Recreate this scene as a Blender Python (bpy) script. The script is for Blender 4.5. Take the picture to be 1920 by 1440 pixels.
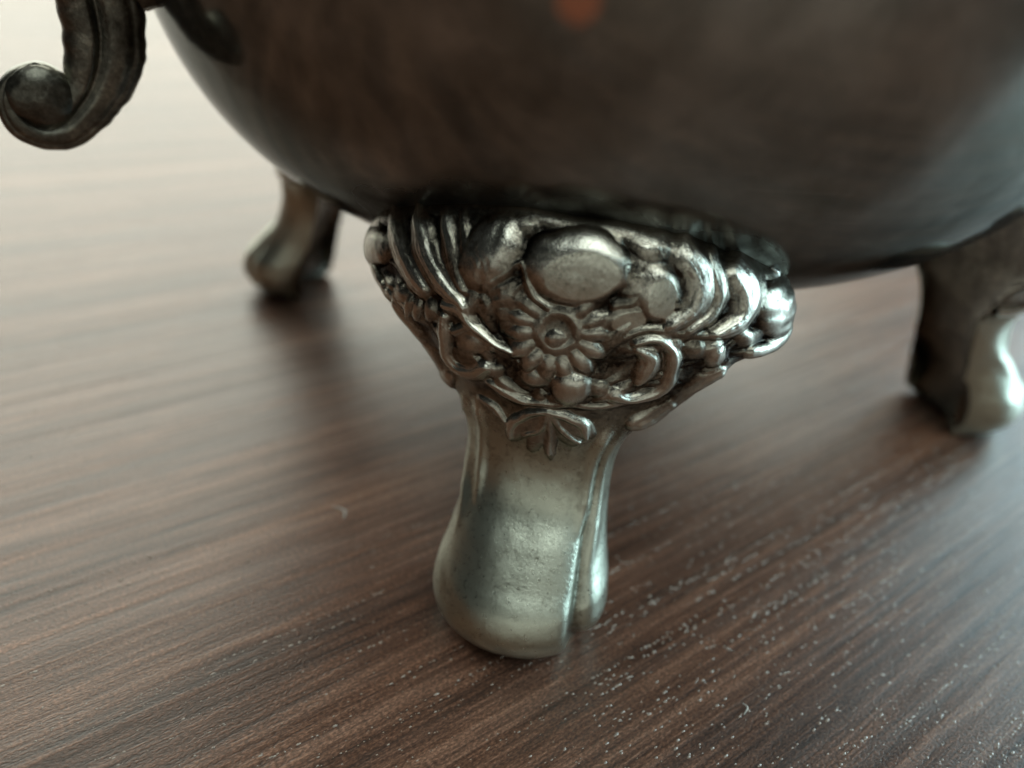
import bpy, math, random
import numpy as np
from mathutils import Matrix, Vector

for o in list(bpy.data.objects):
    bpy.data.objects.remove(o, do_unlink=True)

# ------------------------------------------------------------------ units
U = 0.00065            # one modelling unit in metres (a foot is about 32 mm tall)
sc = bpy.context.scene
col = sc.collection

# ------------------------------------------------------------------ camera
PITCH, ROLL, CAM_H = math.radians(32.0), math.radians(6.0), 75.0
fwd = Vector((0, math.cos(PITCH), -math.sin(PITCH)))
rt0 = Vector((1, 0, 0)); up0 = rt0.cross(fwd)
rt = math.cos(ROLL) * rt0 + math.sin(ROLL) * up0
up = math.cos(ROLL) * up0 - math.sin(ROLL) * rt0
cam = bpy.data.cameras.new('camera')
cam.sensor_width = 36.0
cam.lens = 36.0 * 1395.0 / 1920.0
cam.clip_start = 0.002
cam.clip_end = 50.0
cam.dof.use_dof = True
cam.dof.focus_distance = 78.0 * U
cam.dof.aperture_fstop = (cam.lens / 1000.0) / (2.3 * U)
cam.dof.aperture_blades = 0
camo = bpy.data.objects.new('camera', cam)
col.objects.link(camo)
m = Matrix.Identity(4)
for i in range(3):
    m[i][0], m[i][1], m[i][2] = rt[i], up[i], -fwd[i]
m[2][3] = CAM_H * U
camo.matrix_world = m
sc.camera = camo

# ------------------------------------------------------------------ world and lamps
world = bpy.data.worlds.new('World'); sc.world = world; world.use_nodes = True
bg = world.node_tree.nodes['Background']
bg.inputs['Color'].default_value = (0.80, 0.86, 0.82, 1)
bg.inputs['Strength'].default_value = 0.035

def area(name, loc, target, sx, sy, power, color):
    l = bpy.data.lights.new(name, 'AREA'); l.shape = 'RECTANGLE'
    l.size, l.size_y, l.energy, l.color = sx, sy, power, color
    o = bpy.data.objects.new(name, l); col.objects.link(o)
    o.location = loc
    d = Vector(target) - Vector(loc)
    o.rotation_euler = d.to_track_quat('-Z', 'Y').to_euler()
    return o
area('window_light_back', (-0.45, 1.40, 0.90), (0, 0.08, 0.02), 2.6, 1.55, 60.0, (0.97, 1.0, 0.87))
area('window_light_right', (1.10, 0.46, 0.38), (0, 0.05, 0.02), 1.35, 0.75, 29.0, (0.64, 0.92, 1.0))
area('ceiling_light', (0.32, -0.34, 1.15), (0, 0.05, 0.0), 0.9, 0.7, 7.5, (0.90, 1.0, 0.94))
area('room_light_front', (0.25, -1.40, 0.42), (0, 0.05, 0.05), 2.2, 0.75, 3.0, (0.97, 1.0, 0.88))

vs = sc.view_settings
vs.view_transform = 'Standard'; vs.look = 'None'; vs.exposure = 0.0; vs.gamma = 1.0
sc.render.engine = 'CYCLES'
sc.cycles.use_denoising = True
sc.cycles.use_adaptive_sampling = True
sc.cycles.adaptive_threshold = 0.03
sc.cycles.caustics_reflective = False
sc.cycles.max_bounces = 6
sc.cycles.glossy_bounces = 4
sc.cycles.diffuse_bounces = 2
sc.cycles.sample_clamp_indirect = 6.0

# ------------------------------------------------------------------ helpers
def npmesh(name, V, F, mat, parent=None, normals=None, attrs=None, smooth=True):
    me = bpy.data.meshes.new(name)
    V = np.ascontiguousarray(V, dtype=np.float32); F = np.ascontiguousarray(F, dtype=np.int32)
    n = F.shape[1]
    me.vertices.add(len(V)); me.vertices.foreach_set('co', V.ravel())
    me.loops.add(F.size); me.loops.foreach_set('vertex_index', F.ravel())
    me.polygons.add(len(F)); me.polygons.foreach_set('loop_start', np.arange(0, F.size, n, dtype=np.int32))
    me.update(calc_edges=True)
    me.polygons.foreach_set('use_smooth', np.full(len(F), smooth, dtype=bool))
    if attrs:
        for k, a in attrs.items():
            at = me.attributes.new(k, 'FLOAT', 'POINT')
            at.data.foreach_set('value', np.ascontiguousarray(a, dtype=np.float32))
    if normals is not None:
        me.normals_split_custom_set_from_vertices([tuple(x) for x in normals])
    me.materials.append(mat)
    o = bpy.data.objects.new(name, me); col.objects.link(o)
    if parent: o.parent = parent
    return o

def gridfaces(nv, nu, closed=False):
    i = np.arange(nv - 1)[:, None]; j = np.arange(nu if closed else nu - 1)[None, :]
    j2 = (j + 1) % nu
    return np.stack([i * nu + j, i * nu + j2, (i + 1) * nu + j2, (i + 1) * nu + j], -1).reshape(-1, 4)

def crom(T, X, t):
    T = np.asarray(T, float); X = np.asarray(X, float); t = np.asarray(t, float)
    mm = np.gradient(X, T)
    i = np.clip(np.searchsorted(T, t, side='right') - 1, 0, len(T) - 2)
    h = T[i + 1] - T[i]; u = (t - T[i]) / h
    return ((2*u**3 - 3*u**2 + 1)*X[i] + (u**3 - 2*u**2 + u)*h*mm[i] + (-2*u**3 + 3*u**2)*X[i+1] + (u**3 - u**2)*h*mm[i+1])

def vnoise(x, y, seed):
    """smooth value noise on a plane"""
    r = np.random.RandomState(seed).rand(64, 64)
    xi = np.floor(x).astype(int); yi = np.floor(y).astype(int)
    fx = x - xi; fy = y - yi; fx = fx*fx*(3-2*fx); fy = fy*fy*(3-2*fy)
    g = lambda a, b: r[a % 64, b % 64]
    return (g(xi, yi)*(1-fx)*(1-fy) + g(xi+1, yi)*fx*(1-fy) + g(xi, yi+1)*(1-fx)*fy + g(xi+1, yi+1)*fx*fy) - 0.5

def blur(A, k):
    for ax in (0, 1):
        P = np.pad(A, [(k, k) if a == ax else (0, 0) for a in (0, 1)], mode='edge')
        c = np.cumsum(P, axis=ax); z = np.zeros_like(np.take(c, [0], axis=ax)); c = np.concatenate([z, c], axis=ax)
        n = A.shape[ax]
        A = (np.take(c, np.arange(2*k+1, 2*k+1+n), axis=ax) - np.take(c, np.arange(0, n), axis=ax)) / (2*k+1)
    return A

class NT:
    def __init__(s, name):
        s.mat = bpy.data.materials.new(name); s.mat.use_nodes = True
        s.t = s.mat.node_tree; s.b = s.t.nodes['Principled BSDF']
    def n(s, typ, **kw):
        nd = s.t.nodes.new(typ)
        for k, v in kw.items():
            if k.startswith('i_'): nd.inputs[k[2:].replace('_', ' ')].default_value = v
            else: setattr(nd, k, v)
        return nd
    def l(s, a, b): s.t.links.new(a, b)
    def coords(s, scale=(1, 1, 1), rot=(0, 0, 0)):
        tc = s.n('ShaderNodeTexCoord'); r = s.n('ShaderNodeMapping'); r.vector_type = 'POINT'
        r.inputs['Rotation'].default_value = rot
        mp = s.n('ShaderNodeMapping'); mp.inputs['Scale'].default_value = tuple(x / U for x in scale)
        s.l(tc.outputs['Object'], r.inputs[0]); s.l(r.outputs[0], mp.inputs[0]); return mp.outputs[0]
    def noise(s, vec, scale, detail=4, rough=0.55, dist=0.0):
        nd = s.n('ShaderNodeTexNoise'); nd.inputs['Scale'].default_value = scale
        nd.inputs['Detail'].default_value = detail; nd.inputs['Roughness'].default_value = rough
        nd.inputs['Distortion'].default_value = dist
        s.l(vec, nd.inputs['Vector']); return nd.outputs[0]
    def ramp(s, fac, stops):
        r = s.n('ShaderNodeValToRGB'); e = r.color_ramp.elements
        while len(e) < len(stops): e.new(0.5)
        for k, (p, c) in zip(e, stops):
            k.position = p; k.color = (c, c, c, 1) if isinstance(c, (int, float)) else (*c, 1)
        s.l(fac, r.inputs[0]); return r.outputs[0]
    def math(s, op, a, b=None, clamp=False):
        nd = s.n('ShaderNodeMath', operation=op); nd.use_clamp = clamp
        for i, v in enumerate((a, b)):
            if v is None: continue
            if isinstance(v, (int, float)): nd.inputs[i].default_value = v
            else: s.l(v, nd.inputs[i])
        return nd.outputs[0]
    def mix(s, fac, a, b, mode='MIX'):
        nd = s.n('ShaderNodeMix', data_type='RGBA', blend_type=mode)
        for i, v in ((0, fac), (6, a), (7, b)):
            if isinstance(v, (int, float)): nd.inputs[i].default_value = v
            elif isinstance(v, tuple): nd.inputs[i].default_value = (*v, 1)
            else: s.l(v, nd.inputs[i])
        return nd.outputs[2]
    def bump(s, h, dist, strength=1.0, prev=None):
        nd = s.n('ShaderNodeBump'); nd.inputs['Distance'].default_value = dist * U; nd.inputs['Strength'].default_value = strength
        s.l(h, nd.inputs['Height'])
        if prev is not None: s.l(prev, nd.inputs['Normal'])
        return nd.outputs[0]
    def attr(s, name):
        nd = s.n('ShaderNodeAttribute', attribute_name=name); return nd.outputs['Fac']

# ------------------------------------------------------------------ materials
def mat_table():
    t = NT('dark_wood'); b = t.b
    A = math.radians(-38.0)
    v = t.coords(rot=(0, 0, A))
    def st(sx, sy):
        mp = t.n('ShaderNodeMapping'); mp.inputs['Scale'].default_value = (sx, sy, 1); t.l(v, mp.inputs[0]); return mp.outputs[0]
    broad = t.noise(st(0.006, 0.10), 1.0, 3, 0.5, 0.3)
    mid = t.noise(st(0.026, 0.85), 1.0, 3, 0.6, 0.25)
    fine = t.noise(st(0.14, 2.9), 1.0, 2, 0.6, 0.15)
    grit = t.noise(st(2.2, 4.2), 1.0, 2, 0.6)
    tone = t.math('ADD', t.math('MULTIPLY', broad, 0.35), t.math('ADD', t.math('MULTIPLY', mid, 0.4), t.math('MULTIPLY', fine, 0.25)))
    base = t.ramp(tone, [(0.39, (0.028, 0.0125, 0.0075)), (0.50, (0.088, 0.0405, 0.0248)), (0.61, (0.185, 0.094, 0.060))])
    g = t.ramp(grit, [(0.36, 0.62), (0.5, 1.0), (0.66, 1.75)])
    t.l(t.mix(1.0, base, g, 'MULTIPLY'), b.inputs['Base Color'])
    strk = t.noise(st(0.012, 0.34), 1.0, 4, 0.65, 0.2)
    t.l(t.math('ADD', 0.225, t.math('ADD', t.math('MULTIPLY', grit, 0.10), t.math('MULTIPLY', strk, 0.16))), b.inputs['Roughness'])
    t.l(t.ramp(strk, [(0.36, 0.34), (0.64, 0.58)]), b.inputs['Specular IOR Level'])
    h = t.math('ADD', t.math('MULTIPLY', fine, 0.5), t.math('MULTIPLY', mid, 0.9))
    n1 = t.bump(h, 0.45, 0.17)
    n2 = t.bump(grit, 0.12, 0.42, n1)
    t.l(n2, b.inputs['Normal'])
    return t.mat

def mat_foot():
    t = NT('worn_silver_plate'); b = t.b
    v = t.coords()
    wear = t.attr('wear'); frost = t.attr('frost')
    blot = t.noise(v, 0.16, 5, 0.6, 0.4)
    speck = t.noise(v, 1.5, 5, 0.7)
    hair_m = t.n('ShaderNodeMapping'); hair_m.inputs['Scale'].default_value = (4.2, 4.2, 0.6); t.l(v, hair_m.inputs[0])
    hair = t.noise(hair_m.outputs[0], 1.0, 5, 0.7, 1.2)
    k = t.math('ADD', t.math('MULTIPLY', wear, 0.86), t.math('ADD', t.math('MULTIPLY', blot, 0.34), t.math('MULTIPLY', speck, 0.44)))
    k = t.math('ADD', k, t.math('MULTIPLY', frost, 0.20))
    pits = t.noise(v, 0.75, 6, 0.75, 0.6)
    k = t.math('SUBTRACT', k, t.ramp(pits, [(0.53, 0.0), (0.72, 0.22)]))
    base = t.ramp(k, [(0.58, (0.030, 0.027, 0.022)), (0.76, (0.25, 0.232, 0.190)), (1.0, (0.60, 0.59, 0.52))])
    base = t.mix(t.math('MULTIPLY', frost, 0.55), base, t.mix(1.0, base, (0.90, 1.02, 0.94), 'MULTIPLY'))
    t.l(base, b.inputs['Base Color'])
    b.inputs['Metallic'].default_value = 1.0
    r = t.math('ADD', t.math('ADD', 0.11, t.math('MULTIPLY', speck, 0.17)), t.math('MULTIPLY', frost, 0.10))
    t.l(r, b.inputs['Roughness'])
    n1 = t.bump(hair, 0.12, 0.36)
    n2 = t.bump(speck, 0.06, 0.16, n1)
    t.l(n2, b.inputs['Normal'])
    return t.mat

def mat_body():
    t = NT('tarnished_silver_body'); b = t.b
    v = t.coords()
    blot = t.noise(v, 0.045, 5, 0.55, 0.5)
    sp = t.noise(v, 0.22, 4, 0.5, 0.3)
    k = t.math('ADD', t.math('MULTIPLY', blot, 0.6), t.math('MULTIPLY', sp, 0.4))
    base = t.ramp(k, [(0.40, (0.165, 0.168, 0.152)), (0.52, (0.225, 0.232, 0.216)), (0.64, (0.310, 0.318, 0.300))])
    smudge = t.ramp(t.noise(v, 0.10, 4, 0.6, 1.0), [(0.50, 0.0), (0.68, 1.0)])
    base = t.mix(t.math('MULTIPLY', smudge, 0.20), base, (0.42, 0.40, 0.36))
    sm = t.n('ShaderNodeMapping'); sm.inputs['Scale'].default_value = (0.05, 0.05, 1.9); sm.inputs['Rotation'].default_value = (0.35, 0.2, 0.0); t.l(v, sm.inputs[0])
    scr = t.ramp(t.noise(sm.outputs[0], 1.0, 2, 0.5, 0.1), [(0.70, 0.0), (0.76, 1.0)])
    base = t.mix(t.math('MULTIPLY', scr, 0.16), base, (0.55, 0.53, 0.48))
    tarnish_shade = t.math('MULTIPLY', t.attr('tarnish_shade'), t.ramp(sp, [(0.30, 1.0), (0.62, 0.55)]))
    base = t.mix(tarnish_shade, base, (0.022, 0.020, 0.018))
    # warm orange reflection painted into the base colour near the belly
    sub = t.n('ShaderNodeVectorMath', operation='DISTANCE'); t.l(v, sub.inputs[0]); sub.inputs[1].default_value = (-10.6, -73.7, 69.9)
    warm_refl = t.ramp(t.math('ADD', t.math('MULTIPLY', sub.outputs['Value'], 0.25), t.math('MULTIPLY', sp, 0.3)), [(0.40, 1.0), (0.75, 0.0)])
    base = t.mix(warm_refl, base, (0.55, 0.27, 0.18))
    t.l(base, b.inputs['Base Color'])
    b.inputs['Metallic'].default_value = 0.86
    t.l(t.math('ADD', t.math('MULTIPLY', tarnish_shade, 0.35), t.math('ADD', 0.08, t.math('MULTIPLY', blot, 0.12))), b.inputs['Roughness'])
    t.l(t.bump(sp, 0.10, 0.08), b.inputs['Normal'])
    b.inputs['Specular Tint'].default_value = (0.38, 0.39, 0.39, 1)
    return t.mat

def mat_handle():
    t = NT('dark_tarnished_handle'); b = t.b
    v = t.coords()
    blot = t.noise(v, 0.22, 5, 0.6, 0.4)
    sp = t.noise(v, 1.6, 5, 0.7)
    k = t.math('ADD', t.math('MULTIPLY', blot, 0.6), t.math('MULTIPLY', sp, 0.4))
    base = t.ramp(k, [(0.38, (0.075, 0.072, 0.060)), (0.52, (0.16, 0.155, 0.130)), (0.66, (0.36, 0.345, 0.28))])
    t.l(base, b.inputs['Base Color'])
    b.inputs['Metallic'].default_value = 1.0
    t.l(t.math('ADD', 0.24, t.math('MULTIPLY', sp, 0.22)), b.inputs['Roughness'])
    t.l(t.bump(sp, 0.16, 0.5), b.inputs['Normal'])
    return t.mat

def mat_simple(name, c, r, metal=0.0):
    t = NT(name); v = t.coords(); nz = t.noise(v, 1.2, 4, 0.6)
    t.l(t.ramp(nz, [(0.35, tuple(x * 0.7 for x in c)), (0.65, c)]), t.b.inputs['Base Color'])
    t.b.inputs['Roughness'].default_value = r; t.b.inputs['Metallic'].default_value = metal
    t.l(t.bump(nz, 0.15, 0.5), t.b.inputs['Normal'])
    return t.mat

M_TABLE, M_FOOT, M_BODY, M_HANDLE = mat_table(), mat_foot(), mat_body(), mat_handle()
M_SOLDER = mat_simple('grey_solder', (0.55, 0.56, 0.52), 0.38, 1.0)
M_COPPER = mat_simple('bare_copper_solder', (0.55, 0.36, 0.28), 0.32, 1.0)
M_LINT = mat_simple('lint', (0.62, 0.60, 0.55), 0.8)

# ------------------------------------------------------------------ table
def build_table():
    x0, x1, y0, y1, th, r = -1100.0, 1300.0, -500.0, 850.0, 40.0, 3.0
    V = []; rings = []
    for (ins, z) in ((0, -th), (0, -r), (0.88, -0.88), (r, 0.0)):
        rings.append([(x0+ins, y0+ins, z), (x1-ins, y0+ins, z), (x1-ins, y1-ins, z), (x0+ins, y1-ins, z)])
    V = [p for R in rings for p in R]; F = []
    for k in range(3):
        for j in range(4):
            F.append((k*4+j, k*4+(j+1) % 4, (k+1)*4+(j+1) % 4, (k+1)*4+j))
    F.append((12, 13, 14, 15)); F.append((3, 2, 1, 0))
    o = npmesh('table_top', np.array(V) * U, np.array(F), M_TABLE, smooth=False)
    o['kind'] = 'structure'; o['label'] = 'dark brown wood grain table top under the silver bowl'
    return o
table = build_table()

# ------------------------------------------------------------------ the bowl
CX, CY = 12.6, 138.7
bowl = bpy.data.objects.new('sugar_bowl', None); col.objects.link(bowl)
bowl.empty_display_size = 0.01
bowl.location = (CX * U, CY * U, 0)
bowl['label'] = 'tarnished silver footed bowl with scroll handle and floral relief feet'
bowl['category'] = 'bowl'
R0, BB, Z1, EE = 75.17, 57.34, 85.59, 2.8

def body_r(z):
    return R0 * max(0.0, 1 - max(0.0, (Z1 - z) / BB) ** EE) ** (1 / EE)

def build_body():
    prof = []
    for a in np.linspace(0, math.pi / 2, 90):          # underside up to the belly
        tt = math.cos(a) ** (2 / EE) if a < math.pi/2 - 1e-6 else 0.0
        rr = math.sin(a) ** (2 / EE)
        prof.append((R0 * rr, Z1 - BB * tt))
    for r, z in ((74.6, 90), (73.0, 95), (71.0, 100), (70.6, 104), (72.4, 107.4), (74.2, 109.2), (75.0, 110.2), (74.6, 111.2), (73.4, 111.0), (71.0, 108.4), (69.2, 104.5), (69.2, 100), (71.2, 95), (72.8, 90), (73.2, 85)):
        prof.append((r, z))
    for a in np.linspace(math.pi / 2 - 0.1, 0, 40):    # inside
        prof.append(((R0 - 2) * math.sin(a) ** (2 / EE), Z1 - (BB - 2) * math.cos(a) ** (2 / EE)))
    prof = np.array(prof); nu = 256
    th = np.linspace(0, 2 * np.pi, nu, endpoint=False)
    r = prof[:, 0][:, None]; z = prof[:, 1][:, None]
    # hand worked sheet: very slight waviness
    wob = 1 + 0.0016 * np.sin(3 * th + 1.0) + 0.0010 * np.sin(7 * th + z * 0.08)
    V = np.stack([r * wob * np.cos(th), r * wob * np.sin(th), z + 0 * th], -1).reshape(-1, 3)
    # dark joint tarnish, deepened with painted shade to drown each foot's reflection
    tarnish_shade = np.zeros((len(prof), nu))
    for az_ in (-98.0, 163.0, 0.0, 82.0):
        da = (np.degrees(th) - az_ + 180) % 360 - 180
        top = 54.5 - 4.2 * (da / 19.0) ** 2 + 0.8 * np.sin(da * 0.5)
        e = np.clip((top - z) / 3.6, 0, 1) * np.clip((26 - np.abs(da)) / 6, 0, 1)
        tarnish_shade = np.maximum(tarnish_shade, e)
    return npmesh('body', V * U, gridfaces(len(prof), nu, True), M_BODY, bowl, None, {'tarnish_shade': tarnish_shade.ravel()})
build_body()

# ------------------------------------------------------------------ a foot
KEY = np.array([ 
[0.0,5.8,0.8,-5.6,2.3],
[0.5,8.4,4.0,-6.6,2.3],
[1.6,10.2,6.1,-7.4,2.3],
[3.4,11.6,7.6,-8.0,2.25],
[5.6,12.2,8.2,-8.5,2.25],
[8.2,11.9,7.4,-9.0,2.25],
[11.0,10.9,4.9,-9.6,2.35],
[14.0,9.9,2.1,-10.2,2.5],
[18.0,9.1,-1.5,-11.2,2.6],
[22.0,9.2,-3.1,-12.4,2.6],
[25.0,10.1,-3.4,-13.4,2.5],
[27.5,12.0,-3.3,-14.2,2.4],
[30.0,14.0,-3.1,-15.0,2.2],
[33.0,16.6,-2.9,-16.0,2.2],
[36.0,20.2,-2.9,-17.0,2.2],
[38.5,23.1,-3.2,-18.4,2.2],
[41.2,24.5,-3.6,-19.5,2.2],
[43.5,24.8,-4.1,-20.2,2.2],
[46.0,24.7,-4.8,-20.6,2.2],
[48.0,24.4,-5.6,-20.8,2.2],
[49.6,24.0,-6.8,-20.9,2.2],
[50.5,23.6,-9.0,-21.0,2.2],
[50.9,23.0,-13.0,-21.0,2.2]])

ELL = [
 ('bead',-21.82,41.84,3.08,1.67,0.69,-1.3,1.9,0,0,0),
 ('lobe',-7.35,46.04,1.48,3.29,2.55,-0.66,2.5,0,0,0),
 ('shell',-5.17,43.04,2.77,0.18,-0.04,-2.46,1.5,0,9,0),
 ('cabochon',0.97,46.36,4.72,0.26,0.21,-3.03,3.1,2.5,0,0),
 ('leaf',7.05,45.59,1.92,0.16,0.76,-2.21,1.4,0,0,0),
 ('leaf',9.18,44.94,1.8,0.36,0.82,-2.55,2.0,1.6,0,0),
 ('leaf',6.61,42.44,2.22,0.54,0.2,-1.35,1.4,1.1,0,0),
 ('lobe',21.9,41.48,2.62,-0.98,1.07,-2.69,2.5,0,0,0),
 ('bead',18.78,40.27,1.09,-0.21,0.25,-1.01,1.5,0,0,0),
 ('boss',0.35,40.36,2.65,0.46,0.41,-2.63,1.9,0,0,1),
 ('pearl',0.13,39.59,1.12,0.21,0.12,-0.98,1.9,0,0,0),
 ('petal',3.77,40.54,1.59,0.02,0.03,-0.89,1.6,0,0,0),
 ('petal',3.8,38.94,1.44,-0.66,-0.34,-0.85,1.6,0,0,0),
 ('petal',2.98,37.54,1.11,-1.23,-0.64,-0.59,1.6,0,0,0),
 ('petal',1.47,36.65,0.55,-1.63,-0.82,-0.34,1.6,0,0,0),
 ('petal',-0.11,36.43,-0.08,-1.74,-0.9,0.07,1.6,0,0,0),
 ('petal',-1.79,36.8,-0.75,-1.56,-0.83,0.41,1.6,0,0,0),
 ('petal',-3.02,37.85,-1.29,-1.13,-0.57,0.72,1.6,0,0,0),
 ('petal',-3.35,39.37,-1.53,-0.46,-0.24,0.88,1.6,0,0,0),
 ('petal',-3.45,40.82,-1.54,0.24,0.21,0.86,1.6,0,0,0),
 ('petal',-2.8,42.23,-1.33,0.86,0.51,0.75,1.6,0,0,0),
 ('petal',2.45,42.93,0.98,1.13,0.61,-0.54,1.6,0,0,0),
 ('petal',3.49,41.93,1.39,0.66,0.32,-0.75,1.6,0,0,0),
 ('bead',-8.45,36.84,1.57,0.5,0.13,-1.52,1.3,0,0,0),
 ('bar',-15.99,38.32,0.53,0.15,-0.29,-1.7,1.2,0,0,0),
 ('bar',-14.92,38.5,0.48,0.12,-0.19,-1.52,1.2,0,0,0),
 ('bar',-13.33,39.16,0.88,0.24,-0.11,-1.4,1.4,0,0,0),
 ('knob',-12.23,29.0,1.22,0.4,-0.27,-1.8,1.3,0,0,0),
 ('bead',16.06,39.01,1.17,-0.21,0.21,-1.49,1.7,0,5,0),
 ('bead',14.03,39.61,1.02,-0.04,0.24,-1.13,1.2,0,0,0),
 ('bead',12.8,28.13,0.43,0.99,0.4,-0.35,1.3,0,0,0),
 ('bead',2.42,34.24,1.89,0.3,0.25,-1.91,2.2,0,0,0),
 ('bead',-1.29,34.62,1.35,0.04,-0.05,-1.02,1.3,0,0,0),
 ('palmette_petal',-1.63,27.95,2.16,2.14,0.61,-1.03,0.7,0,0,0),
 ('palmette_petal',-0.25,27.46,0.54,2.69,0.82,-0.17,0.6,0,0,0),
 ('palmette_petal',0.94,27.46,0.52,-3.1,0.74,0.17,0.6,0,0,0),
 ('palmette_petal',2.18,28.36,1.6,-1.85,0.63,0.7,0.6,0,0,0),
 ('palmette_petal',3.34,29.43,2.35,-1.39,-0.33,-1.19,0.7,0,0,0),
 ('bead',-16.89,39.55,1.22,0.26,-0.16,-1.02,1.1,0,0,0),
 ('bead',-5.66,34.39,0.94,0.04,-0.14,-0.94,1.0,0,0,0),
 ('bead',5.46,34.46,0.98,0.29,0.25,-0.86,1.0,0,0,0),
 ('bead',11.88,40.16,0.86,0.16,0.29,-0.7,1.2,0,0,0),
 ('leaf',7.75,48.82,2.5,-0.55,-0.08,-1.17,1.5,0,0,0),
 ('leaf',4.04,49.56,1.62,-0.28,-0.04,-0.76,1.1,0,0,0),
 ('leaf',-4.55,49.03,1.55,0.49,0.5,-0.89,1.3,0,0,0),
 ('leaf',13.32,48.01,2.03,-0.75,-0.17,-0.41,1.1,0,0,0),
 ('leaf',-9.35,48.41,1.49,0.34,0.27,-0.56,1.0,0,0,0),
 ('leaf',11.05,44.18,1.08,0.52,0.75,-1.33,1.2,0,0,0),
 ('leaf',3.68,43.81,1.71,1.38,0.51,-0.55,1.1,0,0,0),
 ('leaf',-7.37,41.83,0.75,0.61,1.01,-1.63,1.3,0,0,0),
]
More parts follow.
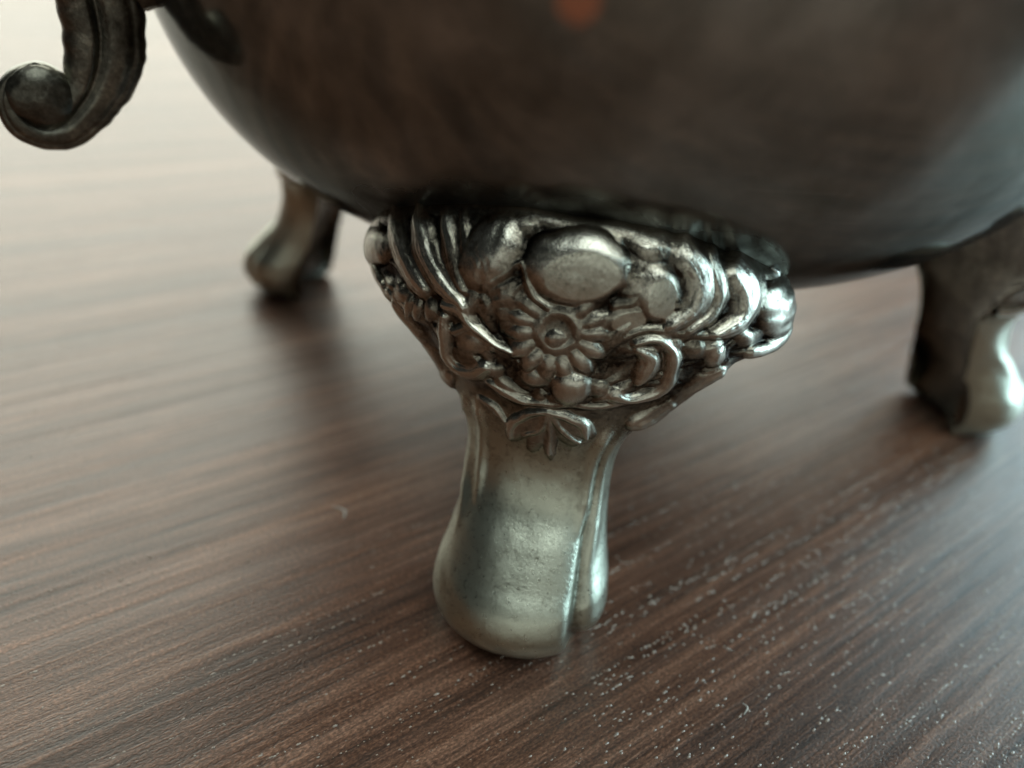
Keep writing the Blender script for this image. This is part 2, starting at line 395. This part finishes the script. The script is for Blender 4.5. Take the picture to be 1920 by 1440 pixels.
TUB = [
 ('bead',[(-21.78,39.76,0.48),(-19.04,38.74,0.54),(-16.68,38.54,0.48)],0.9,6),
 ('lobe',[(-19.49,45.48,0.73),(-17.83,43.97,1.27),(-16.20,42.42,1.39),(-14.24,41.04,0.91)],1.9,0),
 ('lobe',[(-16.19,46.91,0.73),(-14.91,45.30,1.27),(-13.50,43.40,1.33),(-11.20,41.66,0.91),(-9.37,40.58,0.48)],2.2,0),
 ('lobe',[(-12.77,47.87,0.67),(-11.76,45.98,1.03),(-10.93,44.08,1.03),(-9.79,42.34,0.67)],1.7,0),
 ('lobe',[(-11.09,48.32,0.54),(-10.22,46.60,0.67),(-9.49,44.53,0.60)],1.4,0),
 ('lobe',[(-8.60,42.10,1.21),(-8.91,40.38,0.73),(-7.87,38.78,0.48)],1.3,0),
 ('rim',[(-6.78,43.72,0.36),(-5.33,45.06,0.48),(-3.99,46.12,0.36),(-2.99,43.87,0.42),(-0.97,42.54,0.36)],1.8,0),
 ('rim',[(5.34,43.49,0.48),(7.09,44.19,0.48),(7.94,46.25,0.42)],1.3,0),
 ('lobe',[(10.77,48.47,0.97),(12.87,46.04,1.39),(12.83,43.61,1.09),(11.08,42.14,0.67)],2.1,0),
 ('lobe',[(13.34,47.53,0.73),(15.01,45.00,1.09),(14.62,42.98,0.91),(12.98,41.59,0.54)],1.9,0),
 ('lobe',[(16.18,46.46,0.97),(18.08,44.10,1.51),(17.51,41.98,1.15),(15.49,41.08,0.60)],2.3,0),
 ('rim',[(24.58,38.09,0.54),(22.50,38.31,0.60),(19.94,38.45,0.60)],1.4,0),
 ('rim',[(5.95,39.75,0.36),(8.88,41.50,0.42),(12.02,41.29,0.42),(15.36,40.81,0.36)],1.1,0),
 ('scroll',[(-11.47,39.14,0.54),(-11.57,37.08,0.67),(-11.25,34.65,0.73),(-9.79,33.25,0.85),(-7.78,33.55,0.91),(-6.41,34.83,0.60)],1.8,0),
 ('scroll',[(-10.34,37.69,0.48),(-8.44,38.75,0.48),(-6.87,38.28,0.42),(-6.14,36.97,0.42)],1.3,0),
 ('leaf',[(-11.61,40.32,0.48),(-9.87,40.06,0.85),(-8.19,38.92,0.54),(-5.67,37.64,0.36),(-4.13,37.30,0.30)],1.8,0),
 ('rim',[(-18.04,37.66,0.54),(-15.29,34.89,0.60),(-13.18,31.32,0.67),(-11.69,28.49,0.60)],1.1,0),
 ('scroll',[(8.10,39.92,0.42),(9.82,40.53,0.48),(11.63,39.62,0.60),(12.18,37.53,0.67),(11.66,35.13,0.73),(10.20,33.85,0.60),(8.59,33.63,0.54),(7.08,33.93,0.85)],1.7,0),
 ('scroll',[(8.41,39.18,0.48),(9.80,38.18,0.97),(9.47,36.44,0.73),(8.85,35.60,0.42)],1.6,0),
 ('stem',[(17.32,36.67,0.60),(15.54,35.39,0.97),(14.11,32.70,0.97),(12.73,31.07,0.60)],1.7,0),
 ('stem',[(12.81,31.89,0.73),(11.40,30.09,1.21),(10.10,29.27,1.09)],1.8,0),
 ('rim',[(-24.50,41.97,0.42),(-20.94,44.71,0.48),(-16.12,47.13,0.48),(-10.89,48.70,0.48),(-6.22,49.52,0.48),(-1.31,49.82,0.48),(4.03,49.61,0.48),(9.42,48.72,0.48),(14.62,47.15,0.48),(19.72,45.00,0.48),(23.11,42.47,0.42)],1.2,0),
 ('leaf',[(-6.18,32.77,0.42),(-4.31,32.21,0.79),(-2.03,31.65,0.48)],1.3,0),
 ('garland',[(-2.03,31.65,0.36),(0.47,31.73,0.42),(2.99,32.29,0.42),(5.49,32.21,0.48),(7.55,32.70,0.36)],1.0,0),
 ('palmette_rib',[(-3.44,25.89,0.30),(-3.21,27.95,0.48),(-1.68,29.84,0.48),(0.56,30.83,0.36)],1.2,0),
 ('palmette_rib',[(0.67,30.83,0.36),(2.60,30.58,0.48),(4.44,29.27,0.48),(4.88,27.71,0.30)],1.2,0),
 ('palmette_rib',[(0.55,30.58,0.36),(-0.09,28.28,0.36),(-1.60,26.88,0.30)],1.1,0),
 ('palmette_rib',[(0.67,30.66,0.30),(0.94,27.62,0.30),(1.15,24.97,0.36)],1.0,0),
 ('palmette_rib',[(0.78,30.66,0.36),(2.27,28.45,0.36),(4.03,27.05,0.30)],1.1,0),
 ('stem',[(-7.03,29.76,0.42),(-5.38,29.10,0.48),(-4.00,27.79,0.36)],0.7,0),
 ('',[(-9.76,28.78,0.73),(-8.94,22.77,0.73),(-8.47,18.31,0.73),(-8.21,15.27,0.67),(-8.58,12.26,0.36)],0.6,0),
 ('',[(-7.87,29.68,0.67),(-6.92,25.31,0.73),(-6.53,19.83,0.67),(-6.51,16.07,0.42)],0.5,0),
 ('',[(7.35,28.86,0.85),(6.10,24.11,0.85),(6.00,19.40,0.85),(6.45,15.27,0.85)],0.7,0),
 ('',[(9.13,28.45,0.67),(7.47,24.46,0.73),(7.37,18.89,0.73),(7.86,13.80,0.67),(8.03,11.53,0.36)],0.6,0),
]
GRO = [
 ([(6.40,17.67,0.22),(7.09,13.29,0.50),(7.51,10.07,0.73),(8.11,5.68,0.90),(8.3,3.0,0.95),(8.0,-0.5,1.0)],1.6),
 ([(-9.28,12.41,0.45),(-9.00,9.92,0.62),(-8.03,7.69,0.62)],0.12),
]


def foot_base(nu, nv, inset=0.0):
    d = np.r_[0, np.cumsum(np.linalg.norm(np.diff(KEY[:, :3] * [1, .5, .7], axis=0), axis=1))]
    t = np.linspace(0, d[-1], nv)
    z, w, yf, yb, p = [crom(d, KEY[:, k], t)[:, None] for k in range(5)]
    s = np.linspace(-1, 1, nu)[None, :]; a = np.abs(s) * np.pi / 2
    w = w - inset; yf = yf - inset
    yn = np.maximum(np.cos(a), 0) ** (2 / p)
    kb = np.clip((25 - z) / 6, 0, 1); wb = w + kb * (np.minimum(w, 8.4) - w)      # toe flares only at the front
    X = w * (wb / w + (1 - wb / w) * (1 - (1 - np.minimum(1, 1.35 * yn)) ** 2)) * np.sign(s) * np.sin(a) ** (2 / p)
    Y = yb + (yf - yb) * np.maximum(np.cos(a), 0) ** (2 / p)
    k = np.clip((z - 33) / 17.5, 0, 1); k = k * k * (3 - 2 * k)
    Z = z - np.where(X < 0, 6.6, 7.6) * (X / 23) ** 2 * k + 0 * s
    if inset:                      # shallow concave back
        Y = yb + 0.22 * (Y - yb); Z = np.maximum(Z, inset * 0.6)
    return X, Y, Z

def seg_dist(x, z, pts):
    """distance, radius and running length along a tapering polyline (smoothed)"""
    P = np.array(pts); n = len(P)
    T = np.arange(n); tt = np.linspace(0, n - 1, (n - 1) * 6 + 1)
    Q = np.stack([crom(T, P[:, k], tt) for k in range(3)], 1) if n > 2 else P
    best = np.full(x.shape, 1e9); rad = np.ones(x.shape); run = np.zeros(x.shape); L = 0.0
    for a, b in zip(Q[:-1], Q[1:]):
        dx, dz = b[0]-a[0], b[1]-a[1]; l2 = dx*dx + dz*dz + 1e-9
        u = np.clip(((x-a[0])*dx + (z-a[1])*dz) / l2, 0, 1)
        dd = np.hypot(x - a[0] - u*dx, z - a[1] - u*dz); rr = a[2] + u*(b[2]-a[2])
        q = dd / np.maximum(rr, .05); mskk = q < best
        best = np.where(mskk, q, best); rad = np.where(mskk, rr, rad); run = np.where(mskk, L + u*math.sqrt(l2), run)
        L += math.sqrt(l2)
    return best, rad, run, L

NU, NV = 400, 520
def build_foot():
    X, Y, Z = foot_base(NU, NV)
    H = np.zeros_like(X); lab = np.full(X.shape, -1); names = []
    # shaft flutes and toe groove belong to the shaft itself
    S = np.zeros_like(X)
    for nm, pts, h, rb in TUB:
        if nm: continue
        q, rr, run, L = seg_dist(X, Z, pts)
        S = np.maximum(S, h * np.exp(-(q * 1.2) ** 2) * np.clip(run / L * 6, 0, 1) * np.clip((1 - run / L) * 4, 0, 1))
    for pts, h in GRO:
        q, rr, run, L = seg_dist(X, Z, pts)
        fade = np.clip((run / L) * 1.3 + 0.05, 0, 1) * np.where(Z < 4, 0.55 + 0.45 * Z / 4, 1)
        S = S - h * fade * np.exp(-(q * 0.85) ** 2)
    wob = 0.16 * vnoise(X * 0.22 + 9, Z * 0.22, 3) + 0.04 * vnoise(X * 0.8, Z * 0.8 + 5, 4)
    front = np.clip((Y + 20.3) / 1.6, 0, 1)
    jx = X + 0.35 * vnoise(X * 0.7, Z * 0.7, 11); jz = Z + 0.35 * vnoise(X * 0.7, Z * 0.7, 12)
    facet = np.zeros(X.shape, bool)
    for nm, cx, cz, ax, az, bx, bz, h, clip, rb, ring in ELL:
        det = ax * bz - az * bx
        dx, dz = jx - cx, jz - cz
        p = (dx * bz - dz * bx) / det; q = (-dx * az + dz * ax) / det
        rho = np.sqrt(p * p + q * q)
        dome = np.where(rho < 1.15, h * np.sqrt(np.maximum(0, 1 - (rho / 1.15) ** 2)), 0)
        if rb:
            dome = dome * (1 - 0.22 * (0.5 + 0.5 * np.cos(np.arctan2(q + 0.9, p - 0.9) * rb * 2)) * np.clip(rho * 1.5, 0, 1))
        if ring:
            dome = dome * (1 - 0.42 * np.clip((0.72 - rho) / 0.25, 0, 1))
        if nm in ('leaf', 'lobe', 'shell') and not clip:      # chased veins
            dome = dome * (1 - 0.10 * (0.5 + 0.5 * np.cos(q * 11 + p * 2)) * np.clip(rho * 2, 0, 1))
        if clip:   # a worn flat facet
            p0 = ((X - cx) * bz - (Z - cz) * bx) / det; q0 = (-(X - cx) * az + (Z - cz) * ax) / det
            pl = clip - 0.16 * h * p0 - 0.24 * h * q0
            cut = dome > pl; facet = facet | cut & (dome > H)
            dome = np.where(cut, pl + (dome - pl) * 0.03, dome)
        id_ = len(names); names.append(nm)
        up_ = (dome > H) & (dome > 0.12)
        H = np.where(up_, dome, H); lab = np.where(up_, id_, lab)
    for nm, pts, h, rb in TUB:
        if not nm: continue
        q, rr, run, L = seg_dist(jx, jz, pts)
        dome = h * np.maximum(0, 1 - (q / 1.38) ** 2) ** 0.7
        if nm in ('lobe', 'leaf', 'scroll', 'stem'): dome = dome * (1 - 0.13 * (0.5 + 0.5 * np.cos(q * 9.0)) * np.clip(q * 3, 0, 1))
        if rb: dome = dome * (1 - 0.42 * (0.5 + 0.5 * np.cos(run / L * rb * 2 * np.pi)) ** 2 * np.clip(q * 3, 0, 1))
        id_ = len(names); names.append(nm)
        up_ = (dome > H) & (dome > 0.12)
        H = np.where(up_, dome, H); lab = np.where(up_, id_, lab)
    H = H * front; lab = np.where(front > 0.3, lab, -1)
    H = H * 0.60
    # small overlapping leaves and husks crowding the ground between the larger motifs
    zone = np.clip(blur(blur((lab >= 0).astype(float), 9), 9) * 2.2 - 0.35, 0, 1) * np.clip((Z - 30) / 3, 0, 1)
    rs = np.random.RandomState(17); sx = rs.uniform(-25, 25, 230); sz = rs.uniform(29, 51, 230)
    d1 = np.full(X.shape, 99.0); d2 = np.full(X.shape, 99.0)
    for cx, cz in zip(sx, sz):
        an = math.atan2(cz - 30.0, cx) ; ca_, sa_ = math.cos(an), math.sin(an)
        dx, dz = jx - cx, jz - cz
        d = np.hypot((dx * ca_ + dz * sa_) * 0.62, (-dx * sa_ + dz * ca_) * 1.25)
        d2 = np.minimum(d2, np.maximum(d, d1)); d1 = np.minimum(d1, d)
    husk = 0.62 * np.sqrt(np.clip((d2 - d1) / 1.1, 0, 1)) * zone * front
    H = np.maximum(H, husk)
    chase = vnoise(X * 2.6 + Z * 0.9, Z * 1.1 - X * 0.4, 7) * 0.10
    flat = np.isin(lab, [k for k, e in enumerate(ELL) if e[8]])
    H = H + chase * np.clip(H * 0.8, 0, 1) * np.where(flat, 0.1, 1)
    facet = facet & flat
    mixw = np.where(facet, 0.92, 0.62)
    Hs = mixw * H + (1 - mixw) * blur(blur(H, 2), 2) + 0.35 * blur(blur((lab >= 0).astype(float), 8), 8)
    disp = Hs + S + wob * front
    # base normals
    P = np.stack([X, Y, Z], -1)
    du = np.gradient(P, axis=1); dv = np.gradient(P, axis=0)
    n = np.cross(du, dv); n /= np.linalg.norm(n, axis=-1, keepdims=True) + 1e-9
    if n[NV // 2, NU // 2, 1] < 0: n = -n
    Q = P + n * disp[..., None]
    Q[..., 2] = np.maximum(Q[..., 2], 0.0)
    du = np.gradient(Q, axis=1); dv = np.gradient(Q, axis=0)
    nn = np.cross(du, dv); nn /= np.linalg.norm(nn, axis=-1, keepdims=True) + 1e-9
    if nn[NV // 2, NU // 2, 1] < 0: nn = -nn
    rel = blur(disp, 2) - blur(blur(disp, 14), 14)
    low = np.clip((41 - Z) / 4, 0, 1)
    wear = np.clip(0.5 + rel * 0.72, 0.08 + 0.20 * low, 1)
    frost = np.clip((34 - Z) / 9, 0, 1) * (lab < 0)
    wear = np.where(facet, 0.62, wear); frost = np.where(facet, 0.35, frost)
    # shaft: whole outer sheet, sunk under the ornaments, plus the hollow inside
    sunk = blur((lab >= 0).astype(float), 1) > 0.999
    Qs = np.where(sunk[..., None], P + n * (S - 0.35)[..., None], Q); Qs[..., 2] = np.maximum(Qs[..., 2], 0.0)
    Xi, Yi, Zi = foot_base(100, 130, 1.5)
    I = np.stack([Xi, Yi, Zi], -1)
    du = np.gradient(I, axis=1); dv = np.gradient(I, axis=0)
    ni = np.cross(du, dv); ni /= np.linalg.norm(ni, axis=-1, keepdims=True) + 1e-9
    if ni[65, 50, 1] > 0: ni = -ni
    F1 = gridfaces(NV, NU); F2 = gridfaces(130, 100)[:, ::-1] + NV * NU
    # rim strips joining outer and inner sheets along both back edges
    rim = []
    for (jo, ji, flip) in ((0, 0, False), (NU - 1, 99, True)):
        for k in range(129):
            a, b = round(k * (NV - 1) / 129), round((k + 1) * (NV - 1) / 129)
            f = (a * NU + jo, b * NU + jo, NV * NU + (k + 1) * 100 + ji, NV * NU + k * 100 + ji)
            rim.append(f if flip else f[::-1])
    V = np.concatenate([Qs.reshape(-1, 3), I.reshape(-1, 3)])
    F = np.concatenate([F1, F2, np.array(rim)])
    ctr = (NV // 2) * NU + NU // 2
    NN = np.concatenate([nn.reshape(-1, 3), ni.reshape(-1, 3)])
    W = np.concatenate([wear.ravel(), np.full(I.size // 3, 0.30)])
    FR = np.concatenate([frost.ravel(), np.full(I.size // 3, 0.0)])
    # make face winding agree with outward normals
    def wind(V, F, NN):
        fn = np.cross(V[F[:, 1]] - V[F[:, 0]], V[F[:, 2]] - V[F[:, 0]])
        bad = np.sum(fn * NN[F].mean(1), 1) < 0
        F = F.copy(); F[bad] = F[bad][:, ::-1]; return F
    F = wind(V, F, NN)
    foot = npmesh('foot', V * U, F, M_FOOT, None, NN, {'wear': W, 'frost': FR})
    # ornaments: each its own raised piece
    fl = lab.ravel()[F1].max(1); Qf = Q.reshape(-1, 3); Nf = nn.reshape(-1, 3)
    for k, nm in enumerate(names):
        ff = F1[fl == k]
        if len(ff) < 12: continue
        idx, inv = np.unique(ff.ravel(), return_inverse=True)
        f2 = wind(Qf[idx], inv.reshape(-1, 4), Nf[idx])
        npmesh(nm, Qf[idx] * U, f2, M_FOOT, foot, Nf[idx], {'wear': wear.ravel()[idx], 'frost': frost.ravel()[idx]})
    return foot

def place_foot(o, x, y, azim):
    # foot local +Y points outward, +X to the right seen from outside
    a = math.radians(azim)
    ox, oy = math.cos(a), math.sin(a)
    mm = Matrix(((-oy, ox, 0, (x - CX) * U), (ox, oy, 0, (y - CY) * U), (0, 0, 1, 0), (0, 0, 0, 1)))
    o.parent = bowl
    o.matrix_local = mm

def copy_tree(o):
    c = o.copy(); col.objects.link(c)
    for ch in o.children:
        d = ch.copy(); col.objects.link(d); d.parent = c; d.matrix_parent_inverse = ch.matrix_parent_inverse.copy()
    return c

foot = build_foot()
f_left, f_right, f_back = copy_tree(foot), copy_tree(foot), copy_tree(foot)
place_foot(foot, 3.3, 63.6, -98.0)
place_foot(f_left, -53.5, 152.5, 172.0)
place_foot(f_right, 88.8, 127.0, 8.0)
place_foot(f_back, 23.0, 215.0, 82.0)

# ------------------------------------------------------------------ handle
HP = [(75.5,111.0,2.4),(80.0,110.5,2.6),(86.0,106.0,2.9),(89.5,98.0,3.2),(88.0,88.0,3.6),(83.6,78.0,4.3),(80.6,70.5,4.8),
 (79.38,65.87,4.88),(78.97,63.75,4.62),(78.81,60.99,4.5),(79.05,58.13,4.38),(79.82,55.48,4.12),(81.06,53.08,3.56),(83.01,50.67,3.06),(85.31,48.83,2.69),(87.59,48.63,2.38),(89.23,49.87,2.19),(89.78,51.92,1.75),(89.17,53.67,1.38),(87.76,54.8,1.12),(86.09,55.19,0.88),(84.66,54.76,0.62)]
def build_handle():
    P = np.array(HP); d = np.r_[0, np.cumsum(np.hypot(*np.diff(P[:, :2], axis=0).T))]
    n = 420; t = np.linspace(0, d[-1], n)
    r, z, w = [crom(d, P[:, k], t) for k in range(3)]
    tx, tz = np.gradient(r), np.gradient(z); L = np.hypot(tx, tz); tx /= L; tz /= L
    nx, nz = -tz, tx                       # in-plane normal; points to the bowl on the way down? sign handled below
    m = 96; th = np.linspace(0, 2*np.pi, m, endpoint=False)
    c, s = np.cos(th)[None], np.sin(th)[None]
    lat = np.sign(c) * np.abs(c) ** 0.8
    side = np.sign(s) * np.abs(s) ** 0.8
    # strap with two raised bands: grooves run along both faces
    groove = 0.40 * np.exp(-((lat - 0.16) / 0.11) ** 2) + 0.10 * np.exp(-((lat + 0.62) / 0.10) ** 2)
    dep = 0.72 * side * (1 - groove)
    edge = 1 + 0.013 * np.sin(t[:, None] * 3.4 + 1.5 * np.sin(t[:, None])) * (lat < -0.8) + 0.018 * np.sin(t[:, None] * 1.7 + 1)
    A = w[:, None] * lat * edge; B = np.maximum(w, 1.9)[:, None] * dep
    R = r[:, None] + nx[:, None] * A; Zz = z[:, None] + nz[:, None] * A
    a = math.radians(-145.0); cr, sr = math.cos(a), math.sin(a)
    V = np.stack([R * cr + B * (-sr), R * sr + B * cr, Zz], -1).reshape(-1, 3)
    h = npmesh('handle', V * U, gridfaces(n, m, True)[:, ::-1], M_HANDLE, bowl)
    def blob(name, rc, zc, off, ra, rb, rz, mat, parent, seed):
        k1, k2 = 40, 64
        ph = np.linspace(0.001, np.pi - 0.001, k1)[:, None]; tt = np.linspace(0, 2*np.pi, k2, endpoint=False)[None]
        x, y, zz = np.sin(ph)*np.cos(tt), np.sin(ph)*np.sin(tt), np.cos(ph) + 0*tt
        g = 1 + 0.10 * vnoise(tt * 2 + 3, ph * 3, seed)
        Rr = rc + x * ra * g; Oo = off + y * rb * g; Zq = zc + zz * rz * g
        V = np.stack([Rr * cr - Oo * sr, Rr * sr + Oo * cr, Zq], -1).reshape(-1, 3)
        return npmesh(name, V * U, gridfaces(k1, k2, True), mat, parent)
    blob('scroll_boss', 86.7, 52.4, 0.9, 3.6, 1.9, 3.6, M_HANDLE, h, 21)
    blob('joint', 74.6, 64.6, 0.0, 4.6, 2.6, 2.9, M_HANDLE, h, 22)
    blob('joint', 74.5, 110.6, 0.0, 3.0, 2.2, 1.8, M_HANDLE, h, 23)
    return h
build_handle()

# ------------------------------------------------------------------ fine embossing of the table lacquer
def build_emboss():
    rng = np.random.RandomState(5)
    ga = math.radians(38.0); gx, gy = math.cos(ga), math.sin(ga); px_, py_ = -gy, gx
    pts = []
    for row in np.arange(-190, 190, 1.15):
        row = row + rng.uniform(-0.5, 0.5)
        s = -60.0 + rng.uniform(0, 40)
        dens = rng.rand() ** 2
        while s < 330:
            run = rng.uniform(5, 34)
            if rng.rand() < 0.12 + 0.55 * dens:
                e = s + run
                while s < e:
                    pts.append((gx*s + px_*(row + rng.normal(0, 0.13)), gy*s + py_*(row + rng.normal(0, 0.13)), rng.lognormal(-0.25, 0.42)))
                    s += rng.exponential(0.6) + 0.25
            s += run + rng.uniform(2, 20)
    P = np.array(pts)
    m = 9500; rows = np.concatenate([rng.uniform(-25, 45, 190), rng.uniform(45, 120, 110)])     # finer dotted rows near the camera
    rr_ = rows[rng.randint(0, 300, m)] + rng.normal(0, 0.10, m); ss_ = rng.uniform(-20, 160, m)
    P = np.concatenate([P, np.stack([gx*ss_ + px_*rr_, gy*ss_ + py_*rr_, rng.lognormal(-0.50, 0.38, m)], 1)])
    # only the stretch of table around the camera's view
    x, y = P[:, 0], P[:, 1]
    keep = (y > 36) & (y < 215) & (np.abs(x - 8) < 30 + 0.80 * (y - 10)) & (x > -120) & (x < 150)
    P = P[keep]; P[:, 2] = np.minimum(P[:, 2] * np.where(P[:, 0] > 12, 1.3, 0.75), 1.35)
    k = 6; a = np.arange(k) * 2*np.pi/k
    ring0 = np.stack([np.cos(a), np.sin(a), 0*a - 0.1], 1); ring1 = np.stack([0.62*np.cos(a), 0.62*np.sin(a), 0*a + 0.72], 1); top = np.array([[0, 0, 1.0]])
    T = np.concatenate([ring0, ring1, top])
    F = []
    for i in range(k):
        j = (i + 1) % k
        F += [(i, j, k + j), (i, k + j, k + i), (k + i, k + j, 2*k)]
    F = np.array(F)
    n = len(P); sz = P[:, 2][:, None]
    lx = T[None, :, 0] * 0.21 * sz * rng.uniform(0.7, 1.6, (n, 1)); ly = T[None, :, 1] * 0.12 * sz; lz = T[None, :, 2] * 0.085 * sz * rng.uniform(0.6, 1.3, (n, 1))
    V = np.stack([P[:, 0:1] + gx*lx + px_*ly, P[:, 1:2] + gy*lx + py_*ly, lz], -1).reshape(-1, 3)
    FF = (F[None] + (np.arange(n) * len(T))[:, None, None]).reshape(-1, 3)
    o = npmesh('embossed_grain', V * U, FF, M_EMB, table)
    o['kind'] = 'stuff'
    print('nubs', n)
M_EMB = mat_simple('glint_nubs', (0.31, 0.245, 0.20), 0.12)  # pale base colour paints the lacquer's glints onto the nubs
build_emboss()

# ------------------------------------------------------------------ solder left where the front foot meets the body
def lump(name, loc, rad, mat, parent, seed):
    k1, k2 = 14, 20
    ph = np.linspace(0.01, np.pi - 0.01, k1)[:, None]; tt = np.linspace(0, 2*np.pi, k2, endpoint=False)[None]
    g = 1 + 0.7 * vnoise(np.cos(tt) * 2 + 5 + 0*ph, np.sin(tt) * 2 + ph * 2 + 5, seed)
    V = np.stack([np.sin(ph)*np.cos(tt)*rad[0]*g + loc[0], np.sin(ph)*np.sin(tt)*rad[1]*g + loc[1], np.cos(ph)*rad[2]*g + loc[2] + 0*tt], -1).reshape(-1, 3)
    return npmesh(name, V * U, gridfaces(k1, k2, True), mat, parent)

SOLDER = [(-93.9, 49.3, (0.5, 0.4, 0.55), 0), (-77.2, 44.9, (1.5, 0.8, 0.9), 0), (-78.6, 41.9, (0.9, 0.9, 0.7), 1), (-76.4, 41.0, (0.8, 0.9, 0.6), 1), (-81.5, 43.6, (0.6, 0.5, 0.4), 0), (-109.8, 47.6, (0.9, 0.4, 0.25), 0)]
def on_body(azim, z, out=0.0):
    a = math.radians(azim); r = body_r(z) + out
    return (r * math.cos(a), r * math.sin(a), z)
for k, (azim, z, rad, mt) in enumerate(SOLDER):
    lump('solder', on_body(azim, z, 0.1), rad, M_COPPER if mt else M_SOLDER, bowl, 40 + k)

# ------------------------------------------------------------------ lint on the table
def lint(name, pts, r, label):
    P = np.array(pts, float); n = 24; t = np.linspace(0, len(P) - 1, n)
    Q = np.stack([crom(np.arange(len(P)), P[:, k], t) for k in range(3)], 1)
    tg = np.gradient(Q, axis=0); tg /= np.linalg.norm(tg, axis=1, keepdims=True)
    s1 = np.cross(tg, [0, 0, 1.0]); s1 /= np.linalg.norm(s1, axis=1, keepdims=True); s2 = np.cross(s1, tg)
    a = np.linspace(0, 2*np.pi, 6, endpoint=False); rr = r * np.sin(np.linspace(0.3, np.pi - 0.3, n))[:, None, None]
    V = Q[:, None] + rr * (np.cos(a)[None, :, None] * s1[:, None] + np.sin(a)[None, :, None] * s2[:, None])
    o = npmesh(name, V.reshape(-1, 3) * U, gridfaces(n, 6, True), M_LINT)
    o['label'] = label; o['category'] = 'lint'; o['group'] = 'lint fibres on the table'

lint('lint_fiber', [(30.59,55.35,0.15),(30.95,54.68,0.35),(30.4,53.82,0.15)], 0.10, 'short curved pale lint fibre on the table right of the front foot')
lint('lint_fiber', [(-24.3,81.22,0.2),(-22.2,80.2,0.5),(-21.9,78.74,0.2)], 0.09, 'thin hooked lint fibre on the table left of the front foot')
